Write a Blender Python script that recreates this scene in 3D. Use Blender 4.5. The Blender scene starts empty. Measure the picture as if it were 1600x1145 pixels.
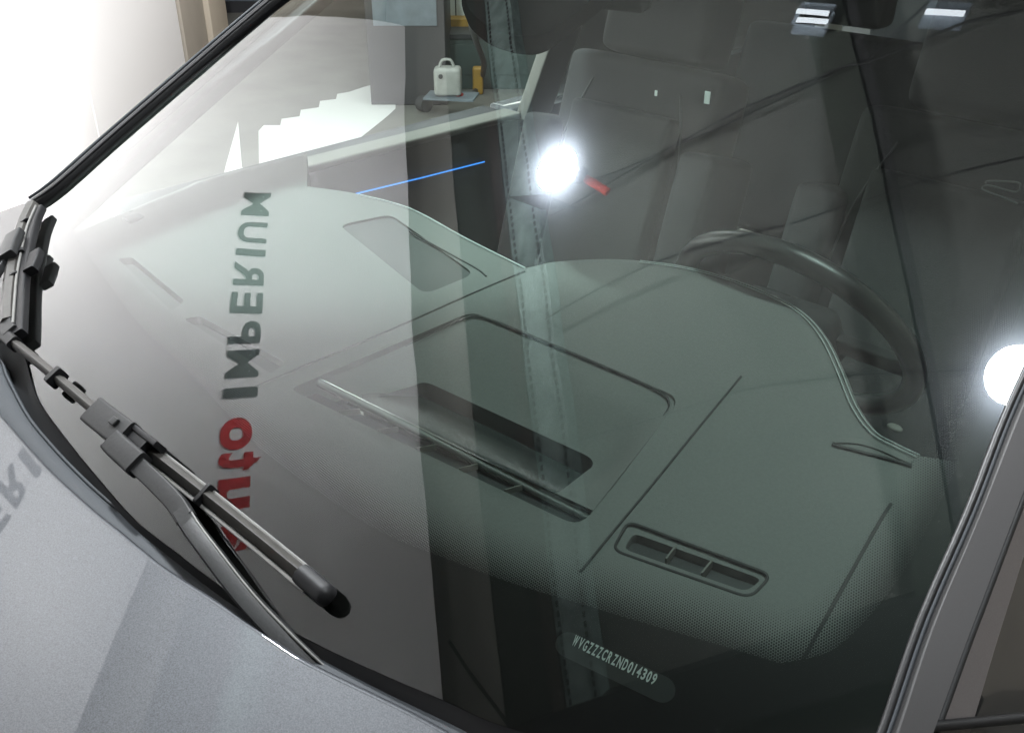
import bpy, bmesh, math, random
from mathutils import Vector, Matrix
from mathutils.geometry import delaunay_2d_cdt
random.seed(7)
SC = bpy.context.scene
COL = SC.collection
V = Vector

# ------------------------------------------------------------------ camera
CAM = V((.86, -.35, 1.64)); YAW, PITCH, FPX = .775, .52, 1500.0
cd = bpy.data.cameras.new("camera"); cam = bpy.data.objects.new("camera", cd); COL.objects.link(cam)
cd.sensor_width = 36.0; cd.lens = 36.0 * FPX / 1600.0; cd.clip_end = 200; cd.clip_start = .02
FWD = V((-math.sin(YAW) * math.cos(PITCH), math.cos(YAW) * math.cos(PITCH), -math.sin(PITCH)))
RGT = FWD.cross(V((0, 0, 1))).normalized(); UPV = RGT.cross(FWD)
cam.matrix_world = Matrix((RGT, UPV, -FWD)).transposed().to_4x4()
cam.location = CAM
SC.camera = cam
# ------------------------------------------------------------------ world and exposure (an indoor workshop: no sun, no sky)
wd = bpy.data.worlds.new("World"); SC.world = wd; wd.use_nodes = True
wd.node_tree.nodes['Background'].inputs[0].default_value = (.95, 1.0, 1.0, 1)
wd.node_tree.nodes['Background'].inputs[1].default_value = .13
SC.view_settings.view_transform = 'Standard'; SC.view_settings.look = 'None'
SC.view_settings.exposure = 0; SC.view_settings.gamma = 1
SC.cycles.max_bounces = 10; SC.cycles.transparent_max_bounces = 12; SC.cycles.diffuse_bounces = 3
LAMP_EMIT = 720.0
LAMP_NEAR = 1850.0
SC.cycles.caustics_reflective = False; SC.cycles.caustics_refractive = False

# added soft fill behind the car, standing in for unseen workshop lights
ld = bpy.data.lights.new("bay_fill", 'AREA'); ld.shape = 'RECTANGLE'; ld.size = 2.5; ld.size_y = .5; ld.energy = 45; ld.color = (1, .97, .92)
lo = bpy.data.objects.new("bay_fill", ld); COL.objects.link(lo); lo.location = (-4.2, 5.6, 3.4)
ld3 = bpy.data.lights.new('added_uplight', 'AREA'); ld3.shape = 'RECTANGLE'; ld3.size = 1.6; ld3.size_y = .3; ld3.energy = 100  # added unseen lamp near the floor, whitens the lower banner
lo3 = bpy.data.objects.new('added_uplight', ld3); COL.objects.link(lo3)
lo3.location = V((-.73203, .68127, 0)) * 2.4 + V((-.68127, -.73203, 0)) * .75 + V((0, 0, .35)); lo3.rotation_euler = (V((-.68127, -.73203, 0)) * .9 + V((0, 0, .9))).to_track_quat('-Z', 'Y').to_euler()
ld2 = bpy.data.lights.new('added_banner_fill', 'AREA'); ld2.shape = 'RECTANGLE'; ld2.size = 1.6; ld2.size_y = .4; ld2.energy = 45  # added unseen lamp that brightens the far end of the banner
lo2 = bpy.data.objects.new('added_banner_fill', ld2); COL.objects.link(lo2)
lo2.location = V((-.73203, .68127, 0)) * 5.4 + V((-.68127, -.73203, 0)) * .1 + V((0, 0, 2.6)); lo2.rotation_euler = (V((-.73203, .68127, 0)) * -1.2 + V((-.68127, -.73203, 0)) * 1.9 + V((0, 0, -1.9))).to_track_quat('-Z', 'Y').to_euler()

# ------------------------------------------------------------------ surfaces of the car that carry everything else
GA, GS, GZ0 = .25, .56, 1.04
def gz(x, y): return GZ0 + GS * (y - GA * x * x)                      # windscreen, bowed across the car
def smooth(a, b, t):
    t = min(1, max(0, (t - a) / (b - a))); return t * t * (3 - 2 * t)
def dz(x, y): return .985 + .075 * smooth(.22, .75, y)                # dashboard top
def hz(x, y): return 1.02 + .135 * (y + .1) - .02 * x - .085 * x * x              # bonnet
def ray(px, py): return (FWD + RGT * ((px - 800) / FPX) - UPV * ((py - 572.5) / FPX)).normalized()
def meet(o, v, f, t0=.05, t1=6.0):
    g = lambda t: (o.z + t * v.z) - f(o.x + t * v.x, o.y + t * v.y)
    N = 400; a = t0; ga = g(a)
    for i in range(1, N + 1):
        b = t0 + (t1 - t0) * i / N; gb = g(b)
        if ga > 0 >= gb or ga <= 0 < gb:
            for _ in range(30):
                m = (a + b) / 2
                if (g(m) > 0) == (ga > 0): a = m
                else: b = m
            return o + v * a
        a, ga = b, gb
    return None
def on_glass(px, py, off=0.0): return meet(CAM, ray(px, py), lambda x, y: gz(x, y) + off)
def on_dash(px, py, off=0.0): return meet(CAM, ray(px, py), lambda x, y: dz(x, y) + off)
def on_hood(px, py, off=0.0): return meet(CAM, ray(px, py), lambda x, y: hz(x, y) + off)
def on_z(px, py, z):
    v = ray(px, py); return CAM + v * ((z - CAM.z) / v.z)
def on_x(px, py, X):
    v = ray(px, py); return CAM + v * ((X - CAM.x) / v.x)
def on_y(px, py, Y):
    v = ray(px, py); return CAM + v * ((Y - CAM.y) / v.y)
def gnorm(x, y): return V((2 * GA * GS * x, -GS, 1)).normalized()
def mirrored(px, py, z):                                               # where the windscreen shows a thing hanging at height z
    h = on_glass(px, py); n = gnorm(h.x, h.y); v = ray(px, py); r = v - n * (2 * v.dot(n))
    return h + r * ((z - h.z) / r.z)
# room axes: WS runs along the banner wall, WN points to it
WS = V((-.73203, .68127, 0)); WN = V((-.68127, -.73203, 0))
WALL = CAM.dot(WN) + 2.0
def W(s, n, z): return WS * s + WN * n + V((0, 0, z))

# ------------------------------------------------------------------ materials
def mat(name, col, rough=.5, metal=0.0, spec=.5, coat=0.0, noise=0.0, nscale=40.0, bump=0.0, bscale=200.0, emit=0.0, coat_rough=.03):
    m = bpy.data.materials.new(name); m.use_nodes = True
    nt = m.node_tree; b = nt.nodes['Principled BSDF']
    b.inputs['Base Color'].default_value = (*col, 1); b.inputs['Roughness'].default_value = rough
    b.inputs['Metallic'].default_value = metal; b.inputs['Specular IOR Level'].default_value = spec
    b.inputs['Coat Weight'].default_value = coat; b.inputs['Coat Roughness'].default_value = coat_rough
    tc = nt.nodes.new('ShaderNodeTexCoord')
    if noise:
        n = nt.nodes.new('ShaderNodeTexNoise'); n.inputs['Scale'].default_value = nscale; n.inputs['Detail'].default_value = 5
        nt.links.new(tc.outputs['Object'], n.inputs['Vector'])
        r = nt.nodes.new('ShaderNodeMapRange'); r.inputs[1].default_value = .3; r.inputs[2].default_value = .7
        r.inputs[3].default_value = 1 - noise; r.inputs[4].default_value = 1 + noise
        nt.links.new(n.outputs['Fac'], r.inputs[0])
        mx = nt.nodes.new('ShaderNodeVectorMath'); mx.operation = 'SCALE'; mx.inputs[0].default_value = col
        nt.links.new(r.outputs[0], mx.inputs['Scale']); nt.links.new(mx.outputs[0], b.inputs['Base Color'])
    if bump:
        n2 = nt.nodes.new('ShaderNodeTexNoise'); n2.inputs['Scale'].default_value = bscale; n2.inputs['Detail'].default_value = 3
        nt.links.new(tc.outputs['Object'], n2.inputs['Vector'])
        bp = nt.nodes.new('ShaderNodeBump'); bp.inputs['Strength'].default_value = bump; bp.inputs['Distance'].default_value = .002
        nt.links.new(n2.outputs['Fac'], bp.inputs['Height']); nt.links.new(bp.outputs['Normal'], b.inputs['Normal'])
    if emit:
        b.inputs['Emission Color'].default_value = (*col, 1); b.inputs['Emission Strength'].default_value = emit
    return m

def glass_material():
    m = bpy.data.materials.new("windscreen_glass"); m.use_nodes = True; nt = m.node_tree; nt.nodes.clear()
    out = nt.nodes.new('ShaderNodeOutputMaterial'); tr = nt.nodes.new('ShaderNodeBsdfTransparent'); gl = nt.nodes.new('ShaderNodeBsdfGlossy')
    tr.inputs[0].default_value = (.74, .86, .81, 1); gl.inputs['Roughness'].default_value = 0.0
    fr = nt.nodes.new('ShaderNodeFresnel'); fr.inputs[0].default_value = 1.52
    ml = nt.nodes.new('ShaderNodeMath'); ml.operation = 'MULTIPLY'; ml.inputs[1].default_value = 1.75; ml.use_clamp = True
    mx = nt.nodes.new('ShaderNodeMixShader')
    nt.links.new(fr.outputs[0], ml.inputs[0]); nt.links.new(ml.outputs[0], mx.inputs[0]); nt.links.new(tr.outputs[0], mx.inputs[1]); nt.links.new(gl.outputs[0], mx.inputs[2])
    tcw = nt.nodes.new('ShaderNodeTexCoord'); nw = nt.nodes.new('ShaderNodeTexNoise'); nw.inputs['Scale'].default_value = 5; nw.inputs['Detail'].default_value = 1
    bw = nt.nodes.new('ShaderNodeBump'); bw.inputs['Strength'].default_value = 1; bw.inputs['Distance'].default_value = .0005
    nt.links.new(tcw.outputs['Object'], nw.inputs['Vector']); nt.links.new(nw.outputs['Fac'], bw.inputs['Height']); nt.links.new(bw.outputs['Normal'], gl.inputs['Normal'])
    # film of dust: fine specks, wide lobe added for lamp glow, constant tone for haze
    g2 = nt.nodes.new('ShaderNodeBsdfGlossy'); g2.inputs['Roughness'].default_value = .13; g2.inputs[0].default_value = (.8, .88, 1, 1)
    m2 = nt.nodes.new('ShaderNodeMixShader'); m2.inputs[0].default_value = .0028
    nt.links.new(mx.outputs[0], m2.inputs[1]); nt.links.new(g2.outputs[0], m2.inputs[2])
    tc = nt.nodes.new('ShaderNodeTexCoord'); vo = nt.nodes.new('ShaderNodeTexVoronoi'); vo.inputs['Scale'].default_value = 55; vo.inputs['Randomness'].default_value = 1
    nt.links.new(tc.outputs['Object'], vo.inputs['Vector'])
    lt = nt.nodes.new('ShaderNodeMath'); lt.operation = 'LESS_THAN'; lt.inputs[1].default_value = .035
    nt.links.new(vo.outputs['Distance'], lt.inputs[0])
    m5 = nt.nodes.new('ShaderNodeMath'); m5.operation = 'MULTIPLY'; m5.inputs[1].default_value = .12
    m6 = nt.nodes.new('ShaderNodeMath'); m6.operation = 'ADD'; m6.inputs[1].default_value = .003
    nt.links.new(lt.outputs[0], m5.inputs[0]); nt.links.new(m5.outputs[0], m6.inputs[0])
    df = nt.nodes.new('ShaderNodeBsdfDiffuse'); df.inputs[0].default_value = (.6, .6, .58, 1)
    m3 = nt.nodes.new('ShaderNodeMixShader'); nt.links.new(m6.outputs[0], m3.inputs[0])
    nt.links.new(m2.outputs[0], m3.inputs[1]); nt.links.new(df.outputs[0], m3.inputs[2]); nt.links.new(m3.outputs[0], out.inputs[0])
    return m
M = dict(
    glass=glass_material(),
    frit=mat('black_ceramic_print', (.012, .012, .012), .6, spec=.2),
    vinbg=mat('number_window', (.035, .037, .037), .5),
    vintx=mat('number_print', (.93, .95, .94), .5),
    dash=mat('soft_grey_dashboard', (.138, .141, .136), .62, spec=.35, noise=.06, nscale=300, bump=.35, bscale=900),
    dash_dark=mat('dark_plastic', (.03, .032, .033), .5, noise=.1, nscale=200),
    black=mat('black_void', (.008, .008, .009), .7),
    gasket=mat('black_gasket', (.02, .021, .022), .6),
    hudglass=mat('smoked_display_cover', (.035, .042, .042), .15, spec=1.0, noise=.2, nscale=500, bump=.3, bscale=1500),
    thread=mat('pale_thread', (.42, .45, .44), .8),
    leather=mat('dark_leather', (.022, .023, .023), .30, bump=.2, bscale=600),
    seat=mat('seat_fabric', (.009, .010, .0105), .85, noise=.12, nscale=120, bump=.3, bscale=500),
    seat_mid=mat('seat_insert', (.012, .0135, .0135), .85, noise=.12, nscale=120, bump=.3, bscale=500),
    piping=mat('seat_piping', (.04, .043, .043), .7),
    card=mat('door_card', (.05, .052, .056), .6),
    sill=mat('door_ledge', (.13, .13, .115), .6),
    head=mat('headliner', (.16, .15, .14), .9),
    paint=mat('silver_metallic_paint', (.052, .055, .062), .5, spec=.3, metal=.3, coat=.55, noise=.38, nscale=750, coat_rough=.02),
    pillar=mat('grey_pillar_paint', (.085, .082, .083), .42, metal=.5, coat=.4, noise=.05, nscale=1500),
    rubber=mat('black_rubber', (.014, .014, .015), .42, bump=.1),
    seal=mat('grey_rubber_seal', (.022, .027, .033), .65, bump=.15, bscale=400),
    cowl=mat('black_cowl_plastic', (.012, .012, .013), .55),
    wiper=mat('wiper_black', (.010, .010, .011), .5, spec=.25, noise=.15, nscale=150),
    arm=mat('wiper_arm_coat', (.020, .0205, .021), .5, spec=.3, noise=.1, nscale=300, bump=.1),
    bladetop=mat('wiper_spoiler', (.045, .042, .038), .45, noise=.2, nscale=80),
    rail=mat('wiper_rail', (.15, .147, .14), .5, metal=.1, noise=.15, nscale=60),
    text_grey=mat('banner_grey_print', (.035, .045, .045), .8),
    text_red=mat('banner_red_print', (.5, .018, .022), .8),
    wall=mat('beige_wall', (.42, .38, .32), .8, noise=.06, nscale=2),
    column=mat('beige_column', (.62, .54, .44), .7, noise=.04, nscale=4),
    column_side=mat('beige_column_shade_side', (.45, .40, .34), .7, noise=.05, nscale=4),  # same beige darkened: the column's shade is put into its colour
    white=mat('white_board', (.86, .85, .84), .6),
    ceiling=mat('ceiling_sheet', (.084, .088, .078), .8, noise=.12, nscale=3),
    slot=mat('slot_plastic', (.10, .102, .10), .6),
    soffit=mat('soffit_paint', (.24, .235, .21), .8, noise=.08, nscale=3),
    sideglass=mat('dark_side_glass', (.02, .02, .021), .1, coat=1),
    beam=mat('green_steel_beam', (.022, .028, .02), .6, noise=.2, nscale=6),
    beam2=mat('brown_steel_beam', (.03, .024, .018), .5, noise=.15, nscale=6),
    strip=mat('galvanised_strip', (.16, .215, .20), .6, noise=.35, nscale=12),
    cable=mat('black_cable', (.01, .01, .01), .6),
    concrete=mat('workshop_concrete', (.17, .165, .15), .6, noise=.2, nscale=3, bump=.3, bscale=30),
    dark=mat('dark_steel', (.03, .03, .034), .5),
    maroon=mat('maroon_cloth', (.10, .02, .03), .7),
    bluegrey=mat('bluegrey_machine', (.16, .19, .22), .5, noise=.2, nscale=12),
    teal=mat('teal_cabinet', (.035, .055, .05), .5, noise=.15, nscale=9),
    pale=mat('pale_cabinet', (.48, .52, .5), .5, noise=.08, nscale=9),
    yellow=mat('yellow_tray', (.36, .20, .02), .5),
    jug=mat('milky_canister', (.36, .36, .34), .45, noise=.1, nscale=20),
    blue=mat('blue_cap', (.02, .08, .30), .5),
    red=mat('red_handle', (.38, .03, .02), .45),
    steel=mat('bright_steel', (.5, .5, .5), .3, metal=.9),
    lampbody=mat('lamp_body', (.015, .016, .02), .25),
    label=mat('belt_label', (.8, .8, .78), .6),
)
def emitter(name, col, strength):
    m = bpy.data.materials.new(name); m.use_nodes = True; nt = m.node_tree; nt.nodes.clear()
    o = nt.nodes.new('ShaderNodeOutputMaterial'); e = nt.nodes.new('ShaderNodeEmission'); e.inputs[0].default_value = (*col, 1); e.inputs[1].default_value = strength
    nt.links.new(e.outputs[0], o.inputs[0]); return m
M['banner'] = mat('white_banner_cloth', (.86, .835, .825), .75)
M['led'] = emitter('led_face', (.93, .97, 1), LAMP_EMIT)
M['led_near'] = emitter('led_globe_strong', (.93, .97, 1), LAMP_NEAR)
M['blueled'] = emitter('blue_ambient_led', (.06, .30, 1), 1.6)

# ------------------------------------------------------------------ object helpers
def tag(o, label=None, cat=None, group=None, kind=None):
    if label: o['label'] = label
    if cat: o['category'] = cat
    if group: o['group'] = group
    if kind: o['kind'] = kind
    return o
def empty(name, loc, label, cat, group=None):
    o = bpy.data.objects.new(name, None); COL.objects.link(o); o.location = loc; o.empty_display_size = .1
    return tag(o, label, cat, group)
def link(name, me, m, parent=None, smoothed=True):
    o = bpy.data.objects.new(name, me); COL.objects.link(o)
    if m: me.materials.append(m)
    if smoothed and len(me.polygons): me.polygons.foreach_set('use_smooth', [True] * len(me.polygons))
    if parent is not None:
        o.parent = parent; r = parent; off = V((0, 0, 0))
        while r is not None: off += r.location; r = r.parent
        o.location = -off if parent.parent is None else V((0, 0, 0))
        if parent.parent is not None: o.location = -off
    return o
def raw(name, vs, fs, m, parent=None, smoothed=False):
    me = bpy.data.meshes.new(name); me.from_pydata([tuple(v) for v in vs], [], fs); me.update()
    return link(name, me, m, parent, smoothed)
def bm_obj(name, bm, m, parent=None, smoothed=False, sharp=None):
    bmesh.ops.recalc_face_normals(bm, faces=bm.faces)
    me = bpy.data.meshes.new(name); bm.to_mesh(me); bm.free()
    o = link(name, me, m, parent, smoothed or sharp is not None)
    if sharp is not None: me.set_sharp_from_angle(angle=math.radians(sharp))
    return o
def bm_box(bm, o, ax, ay, az, bevel=0.0):                             # o centre, three half-axis vectors
    vs = [bm.verts.new(o + ax * i + ay * j + az * k) for k in (-1, 1) for j in (-1, 1) for i in (-1, 1)]
    fs = [bm.faces.new([vs[i] for i in f]) for f in ((0, 2, 3, 1), (4, 5, 7, 6), (0, 1, 5, 4), (2, 6, 7, 3), (0, 4, 6, 2), (1, 3, 7, 5))]
    if bevel:
        es = list({e for f in fs for e in f.edges}); bmesh.ops.bevel(bm, geom=es, offset=bevel, segments=3, affect='EDGES', profile=.6)
def box(name, o, ax, ay, az, m, parent=None, bevel=0.0):
    bm = bmesh.new(); bm_box(bm, V(o), V(ax), V(ay), V(az), bevel); return bm_obj(name, bm, m, parent, sharp=35)
def abox(name, a, b, m, parent=None, bevel=0.0):
    a, b = V(a), V(b); h = (b - a) / 2
    return box(name, (a + b) / 2, (h.x, 0, 0), (0, h.y, 0), (0, 0, h.z), m, parent, bevel)
def spline(pts, n=8, closed=False):
    P = [V(p) for p in pts]; out = []; L = len(P)
    rng = range(L if closed else L - 1)
    for i in rng:
        if closed: a, b, c, d = P[(i - 1) % L], P[i], P[(i + 1) % L], P[(i + 2) % L]
        else: a, b, c, d = P[max(i - 1, 0)], P[i], P[i + 1], P[min(i + 2, L - 1)]
        for k in range(n):
            t = k / n; out.append(.5 * ((2 * b) + (c - a) * t + (2 * a - 5 * b + 4 * c - d) * t * t + (3 * b - a - 3 * c + d) * t ** 3))
    if not closed: out.append(P[-1])
    return out
def resample(P, n):
    d = [0]
    for a, b in zip(P, P[1:]): d.append(d[-1] + (b - a).length)
    out = []; j = 0
    for i in range(n):
        t = d[-1] * i / (n - 1)
        while j < len(P) - 2 and d[j + 1] < t: j += 1
        s = d[j + 1] - d[j]; out.append(P[j].lerp(P[j + 1], 0 if s == 0 else (t - d[j]) / s))
    return out
def bm_sweep(bm, P, prof, up=None, scale=None, closed=False, caps=True):
    """prof: list of (side, up) offsets, closed loop; P: path; up: function of i or vector"""
    rings = []; n = len(P)
    for i, p in enumerate(P):
        if closed: t = P[(i + 1) % n] - P[i - 1]
        else: t = P[min(i + 1, n - 1)] - P[max(i - 1, 0)]
        t = t.normalized(); u = up(p) if callable(up) else (up or V((0, 0, 1)))
        s = t.cross(u).normalized(); u = s.cross(t)
        k = scale(i / (n - 1)) if scale else 1.0
        if not isinstance(k, tuple): k = (k, k)
        rings.append([bm.verts.new(p + s * (a * k[0]) + u * (b * k[1])) for a, b in prof])
    m = len(prof)
    for i in range(n if closed else n - 1):
        A, B = rings[i], rings[(i + 1) % n]
        for j in range(m): bm.faces.new((A[j], A[(j + 1) % m], B[(j + 1) % m], B[j]))
    if caps and not closed: bm.faces.new(rings[0]); bm.faces.new(list(reversed(rings[-1])))
def circ(r, n=8): return [(r * math.cos(2 * math.pi * i / n), r * math.sin(2 * math.pi * i / n)) for i in range(n)]
def rrect(w, h, r, k=3):
    out = []
    for cx, cy, a0 in ((w - r, h - r, 0), (-w + r, h - r, 90), (-w + r, -h + r, 180), (w - r, -h + r, 270)):
        for i in range(k + 1):
            a = math.radians(a0 + 90 * i / k); out.append((cx + r * math.cos(a), cy + r * math.sin(a)))
    return out
def sweep(name, P, prof, m, parent=None, up=None, scale=None, closed=False, sharp=40):
    bm = bmesh.new(); bm_sweep(bm, P, prof, up, scale, closed); return bm_obj(name, bm, m, parent, sharp=sharp)
def tube(name, P, r, m, parent=None, n=8, **k): return sweep(name, P, circ(r, n), m, parent, sharp=80, **k)
def loft(name, lines, m, parent=None, n=60, sharp=50, thick=0.0):
    R = [resample(l, n) for l in lines]; bm = bmesh.new()
    vs = [[bm.verts.new(p) for p in r] for r in R]
    for a, b in zip(vs, vs[1:]):
        for i in range(n - 1): bm.faces.new((a[i], a[i + 1], b[i + 1], b[i]))
    if thick: bmesh.ops.recalc_face_normals(bm, faces=bm.faces); bmesh.ops.solidify(bm, geom=bm.faces[:], thickness=thick)
    return bm_obj(name, bm, m, parent, sharp=sharp)
def prism(name, pts, depth, m, parent=None, bevel=0.0):               # pts: 3-D outline; depth: vector
    bm = bmesh.new(); d = V(depth); a = [bm.verts.new(p) for p in pts]; b = [bm.verts.new(V(p) + d) for p in pts]; n = len(a)
    bm.faces.new(a); bm.faces.new(list(reversed(b)))
    for i in range(n): bm.faces.new((a[i], a[(i + 1) % n], b[(i + 1) % n], b[i]))
    if bevel: bmesh.ops.bevel(bm, geom=bm.edges[:], offset=bevel, segments=2, affect='EDGES')
    return bm_obj(name, bm, m, parent, sharp=40)
def inside(p, poly):
    c = False; j = len(poly) - 1
    for i in range(len(poly)):
        a, b = poly[i], poly[j]
        if (a[1] > p[1]) != (b[1] > p[1]) and p[0] < (b[0] - a[0]) * (p[1] - a[1]) / (b[1] - a[1]) + a[0]: c = not c
        j = i
    return c
def round_poly(P, r, k=5):
    out = []; n = len(P)
    for i in range(n):
        p = V(P[i]); a = V(P[i - 1]) - p; b = V(P[(i + 1) % n]) - p; ra = min(r, a.length * .45, b.length * .45)
        s = p + a.normalized() * ra; e = p + b.normalized() * ra
        for q in range(k + 1):
            t = q / k; out.append(s * (1 - t) ** 2 + p * (2 * t * (1 - t)) + e * t * t)
    return out
def sheet(name, outer, holes, zf, m, parent, step=.03, smoothed=True, drop=0.0):
    """a surface z = zf(x, y) inside an outline and round holes"""
    o2 = [(p[0], p[1]) for p in outer]; H = [[(p[0], p[1]) for p in h] for h in holes]
    pts = []; edges = []
    for loop in [o2] + H:
        b = len(pts); pts += loop; edges += [(b + i, b + (i + 1) % len(loop)) for i in range(len(loop))]
    xs = [p[0] for p in o2]; ys = [p[1] for p in o2]
    x = min(xs) + step / 2
    while x < max(xs):
        y = min(ys) + step / 2
        while y < max(ys):
            if inside((x, y), o2) and not any(inside((x, y), h) for h in H): pts.append((x, y))
            y += step
        x += step
    r = delaunay_2d_cdt([V(p) for p in pts], edges, [], 0, 1e-6)
    vs = [(v.x, v.y, zf(v.x, v.y)) for v in r[0]]; fs = []
    for f in r[2]:
        cx = sum(r[0][i].x for i in f) / len(f); cy = sum(r[0][i].y for i in f) / len(f)
        if inside((cx, cy), o2) and not any(inside((cx, cy), h) for h in H): fs.append(list(f))
    bm = bmesh.new(); bv = [bm.verts.new(v) for v in vs]
    for f in fs:
        try: bm.faces.new([bv[i] for i in f])
        except ValueError: pass
    bmesh.ops.delete(bm, geom=[v for v in bm.verts if not v.link_faces], context='VERTS')
    if drop:
        be = [e for e in bm.edges if len(e.link_faces) == 1]
        ret = bmesh.ops.extrude_edge_only(bm, edges=be)
        for v in [g for g in ret['geom'] if isinstance(g, bmesh.types.BMVert)]: v.co.z -= drop
    for f in bm.faces:
        f.normal_update()
    return bm_obj(name, bm, m, parent, sharp=50 if smoothed else 1)

# ================================================================== THE ROOM
fl = raw('floor', [(-14, -6, 0), (8, -6, 0), (8, 14, 0), (-14, 14, 0)], [(0, 1, 2, 3)], M['concrete']); tag(fl, kind='structure')
def wbox(name, s0, s1, n0, n1, z0, z1, m, parent=None, bevel=0.0):
    return box(name, W((s0 + s1) / 2, (n0 + n1) / 2, (z0 + z1) / 2), WS * ((s1 - s0) / 2), WN * ((n1 - n0) / 2), (0, 0, (z1 - z0) / 2), m, parent, bevel)
tag(wbox('room_wall', -5, 6.9, WALL + .45, WALL + .6, 0, 4.6, M['wall']), kind='structure')
tag(wbox('far_wall', 13.5, 13.7, -9, WALL + 3, 0, 4.6, M['dark']), kind='structure')
tag(wbox('ceiling', -6, 13.4, -6, WALL + .4, 4.32, 4.45, M['ceiling']), kind='structure')

tag(wbox('side_wall', -6, 13.4, -4.7, -4.55, 0, 4.3, M['wall']), kind='structure')
# banner wall
ban = empty('banner', W(1, WALL, 0), 'tall white banner wall lettered in red and dark grey, mirrored in the windscreen', 'banner')
TOP, END = 3.95, 4.36
b = raw('banner_cloth', [W(-2.6, WALL, .02), W(END, WALL, .02), W(END, WALL, TOP), W(-2.6, WALL, TOP)], [(0, 1, 2, 3)], M['banner'], ban)
wbox('banner_frame', -2.63, END + .006, WALL + .006, WALL + .06, 0, TOP + .006, M['white'], ban)
def glyph_mesh(ch, s0, s1, z0, z1, m, bold=0.0, parent=None, name='letter', place=None, depth=.002):
    cu = bpy.data.curves.new('t', 'FONT'); cu.body = ch; cu.size = 1; cu.offset = bold; cu.resolution_u = 6
    o = bpy.data.objects.new('t', cu); COL.objects.link(o); bpy.context.view_layer.update()
    me = bpy.data.meshes.new_from_object(o.evaluated_get(bpy.context.evaluated_depsgraph_get()))
    bpy.data.objects.remove(o)
    xs = [v.co.x for v in me.vertices]; ys = [v.co.y for v in me.vertices]
    x0, x1, y0, y1 = min(xs), max(xs), min(ys), max(ys)
    for v in me.vertices:
        a = (v.co.x - x0) / (x1 - x0 or 1); c = (v.co.y - y0) / (y1 - y0 or 1)
        v.co = place(s0 + a * (s1 - s0), z0 + c * (z1 - z0))
    me.materials.clear()
    return link(name, me, m, parent, False)
WP = lambda s, z: W(s, WALL - .006, z)
Z0, Z1 = 2.525, 2.722
for ch, s0, s1 in (('I', 1.06, 1.108), ('M', 1.16, 1.31), ('P', 1.348, 1.478), ('E', 1.522, 1.648), ('R', 1.69, 1.838), ('I', 1.878, 1.926), ('U', 1.972, 2.11), ('M', 2.155, 2.335)):
    glyph_mesh(ch, s0, s1, Z0, Z1, M['text_grey'], .024, ban, place=WP)
for ch, s0, s1, z0, z1 in (('a', .37, .485, 2.52, 2.70), ('u', .548, .683, 2.52, 2.695), ('t', .713, .80, 2.52, 2.76), ('o', .812, .968, 2.52, 2.70)):
    glyph_mesh(ch, s0, s1, z0, z1, M['text_red'], .035, ban, place=WP)
# low white partition carrying on behind the banner's end
pt = empty('partition', W(5.3, WALL, 0), 'low plain white partition between the banner and the beige column', 'partition')
wbox('panel', END + .02, 6.24, WALL, WALL + .05, .0, 1.9, M['banner'], pt)
# column and doorway
cl = empty('column', W(6.6, WALL, 0), 'beige painted column right of the white wall, beside the dark doorway', 'column')
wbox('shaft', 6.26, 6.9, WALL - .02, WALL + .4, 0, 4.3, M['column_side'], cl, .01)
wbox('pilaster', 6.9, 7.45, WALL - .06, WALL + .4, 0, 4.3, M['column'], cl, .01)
dr = empty('machine', W(9.3, WALL, 0), 'blue-grey machine cabinet standing in the dark doorway', 'machine')
wbox('cabinet_body', 9.0, 9.8, WALL - .25, WALL + .55, 0, 1.6, M['bluegrey'], dr, .02)
wbox('base', 8.95, 9.85, WALL - .3, WALL + .6, .0, .1, M['dark'], dr)
cur = wbox('curtain', 9.9, 9.98, WALL - 1.6, WALL - .3, .1, 2.2, M['maroon']); tag(cur, 'dark maroon curtain hanging beside the machine cabinet', 'curtain')

tag(wbox('ceiling_soffit', -5, 13.4, 1.475, WALL + .4, 4.2, 4.31, M['soffit']), kind='structure')
# ceiling: beams run with the banner wall
bma = empty('ceiling_beam', W(1, 1.2, 4.3), 'greenish steel ceiling beam with perforated pale strip, nearest the banner', 'beam', 'beams under the workshop ceiling')
wbox('flange', -4, 12, 1.19, 1.47, 4.2, 4.31, M['beam'], bma)
wbox('web', -4, 12, 1.12, 1.19, 4.17, 4.31, M['beam2'], bma)
wbox('perforated_strip', -4, 12, .93, 1.12, 4.19, 4.31, M['strip'], bma)
bm = bmesh.new()
for i in range(110):
    for n in (1.095, .955):
        bm_box(bm, W(-1.6 + i * .05, n, 4.187), WS * .015, WN * .006, V((0, 0, .004)))
tag(bm_obj('slot_row', bm, M['black'], bma), kind='stuff')
bmb = empty('ceiling_beam', W(1, -.62, 4.3), 'narrow brown ceiling beam with a black edge strip over the driver side', 'beam', 'beams under the workshop ceiling')
wbox('flange', -4, 12, -.72, -.55, 4.18, 4.31, M['beam'], bmb)
wbox('edge_strip', -4, 12, -.775, -.735, 4.17, 4.31, M['black'], bmb)
crs = wbox('cross_beam', -1.22, -.92, -4, WALL - .3, 4.16, 4.31, M['cable']); tag(crs, 'dark cross beam under the ceiling in front of the car', 'beam')
def cable(pts, r, label, z=4.12):
    P = spline([mirrored(x, y, z) for x, y in pts], 6); o = tube('ceiling_cable', P, r, M['cable'], None, 6)
    tag(o, label, 'cable', 'cables slung under the ceiling')
cable([(1700, -10), (1600, 20), (1500, 40), (1360, 95), (1310, 107), (1150, 175), (1040, 235), (940, 292), (860, 335)], .007, 'ceiling cable crossing the upper right of the windscreen, mirrored above the seat')
cable([(1310, 112), (1160, 182), (1050, 230), (960, 270), (880, 290)], .005, 'thin second cable running close beside the crossing cable')
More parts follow.
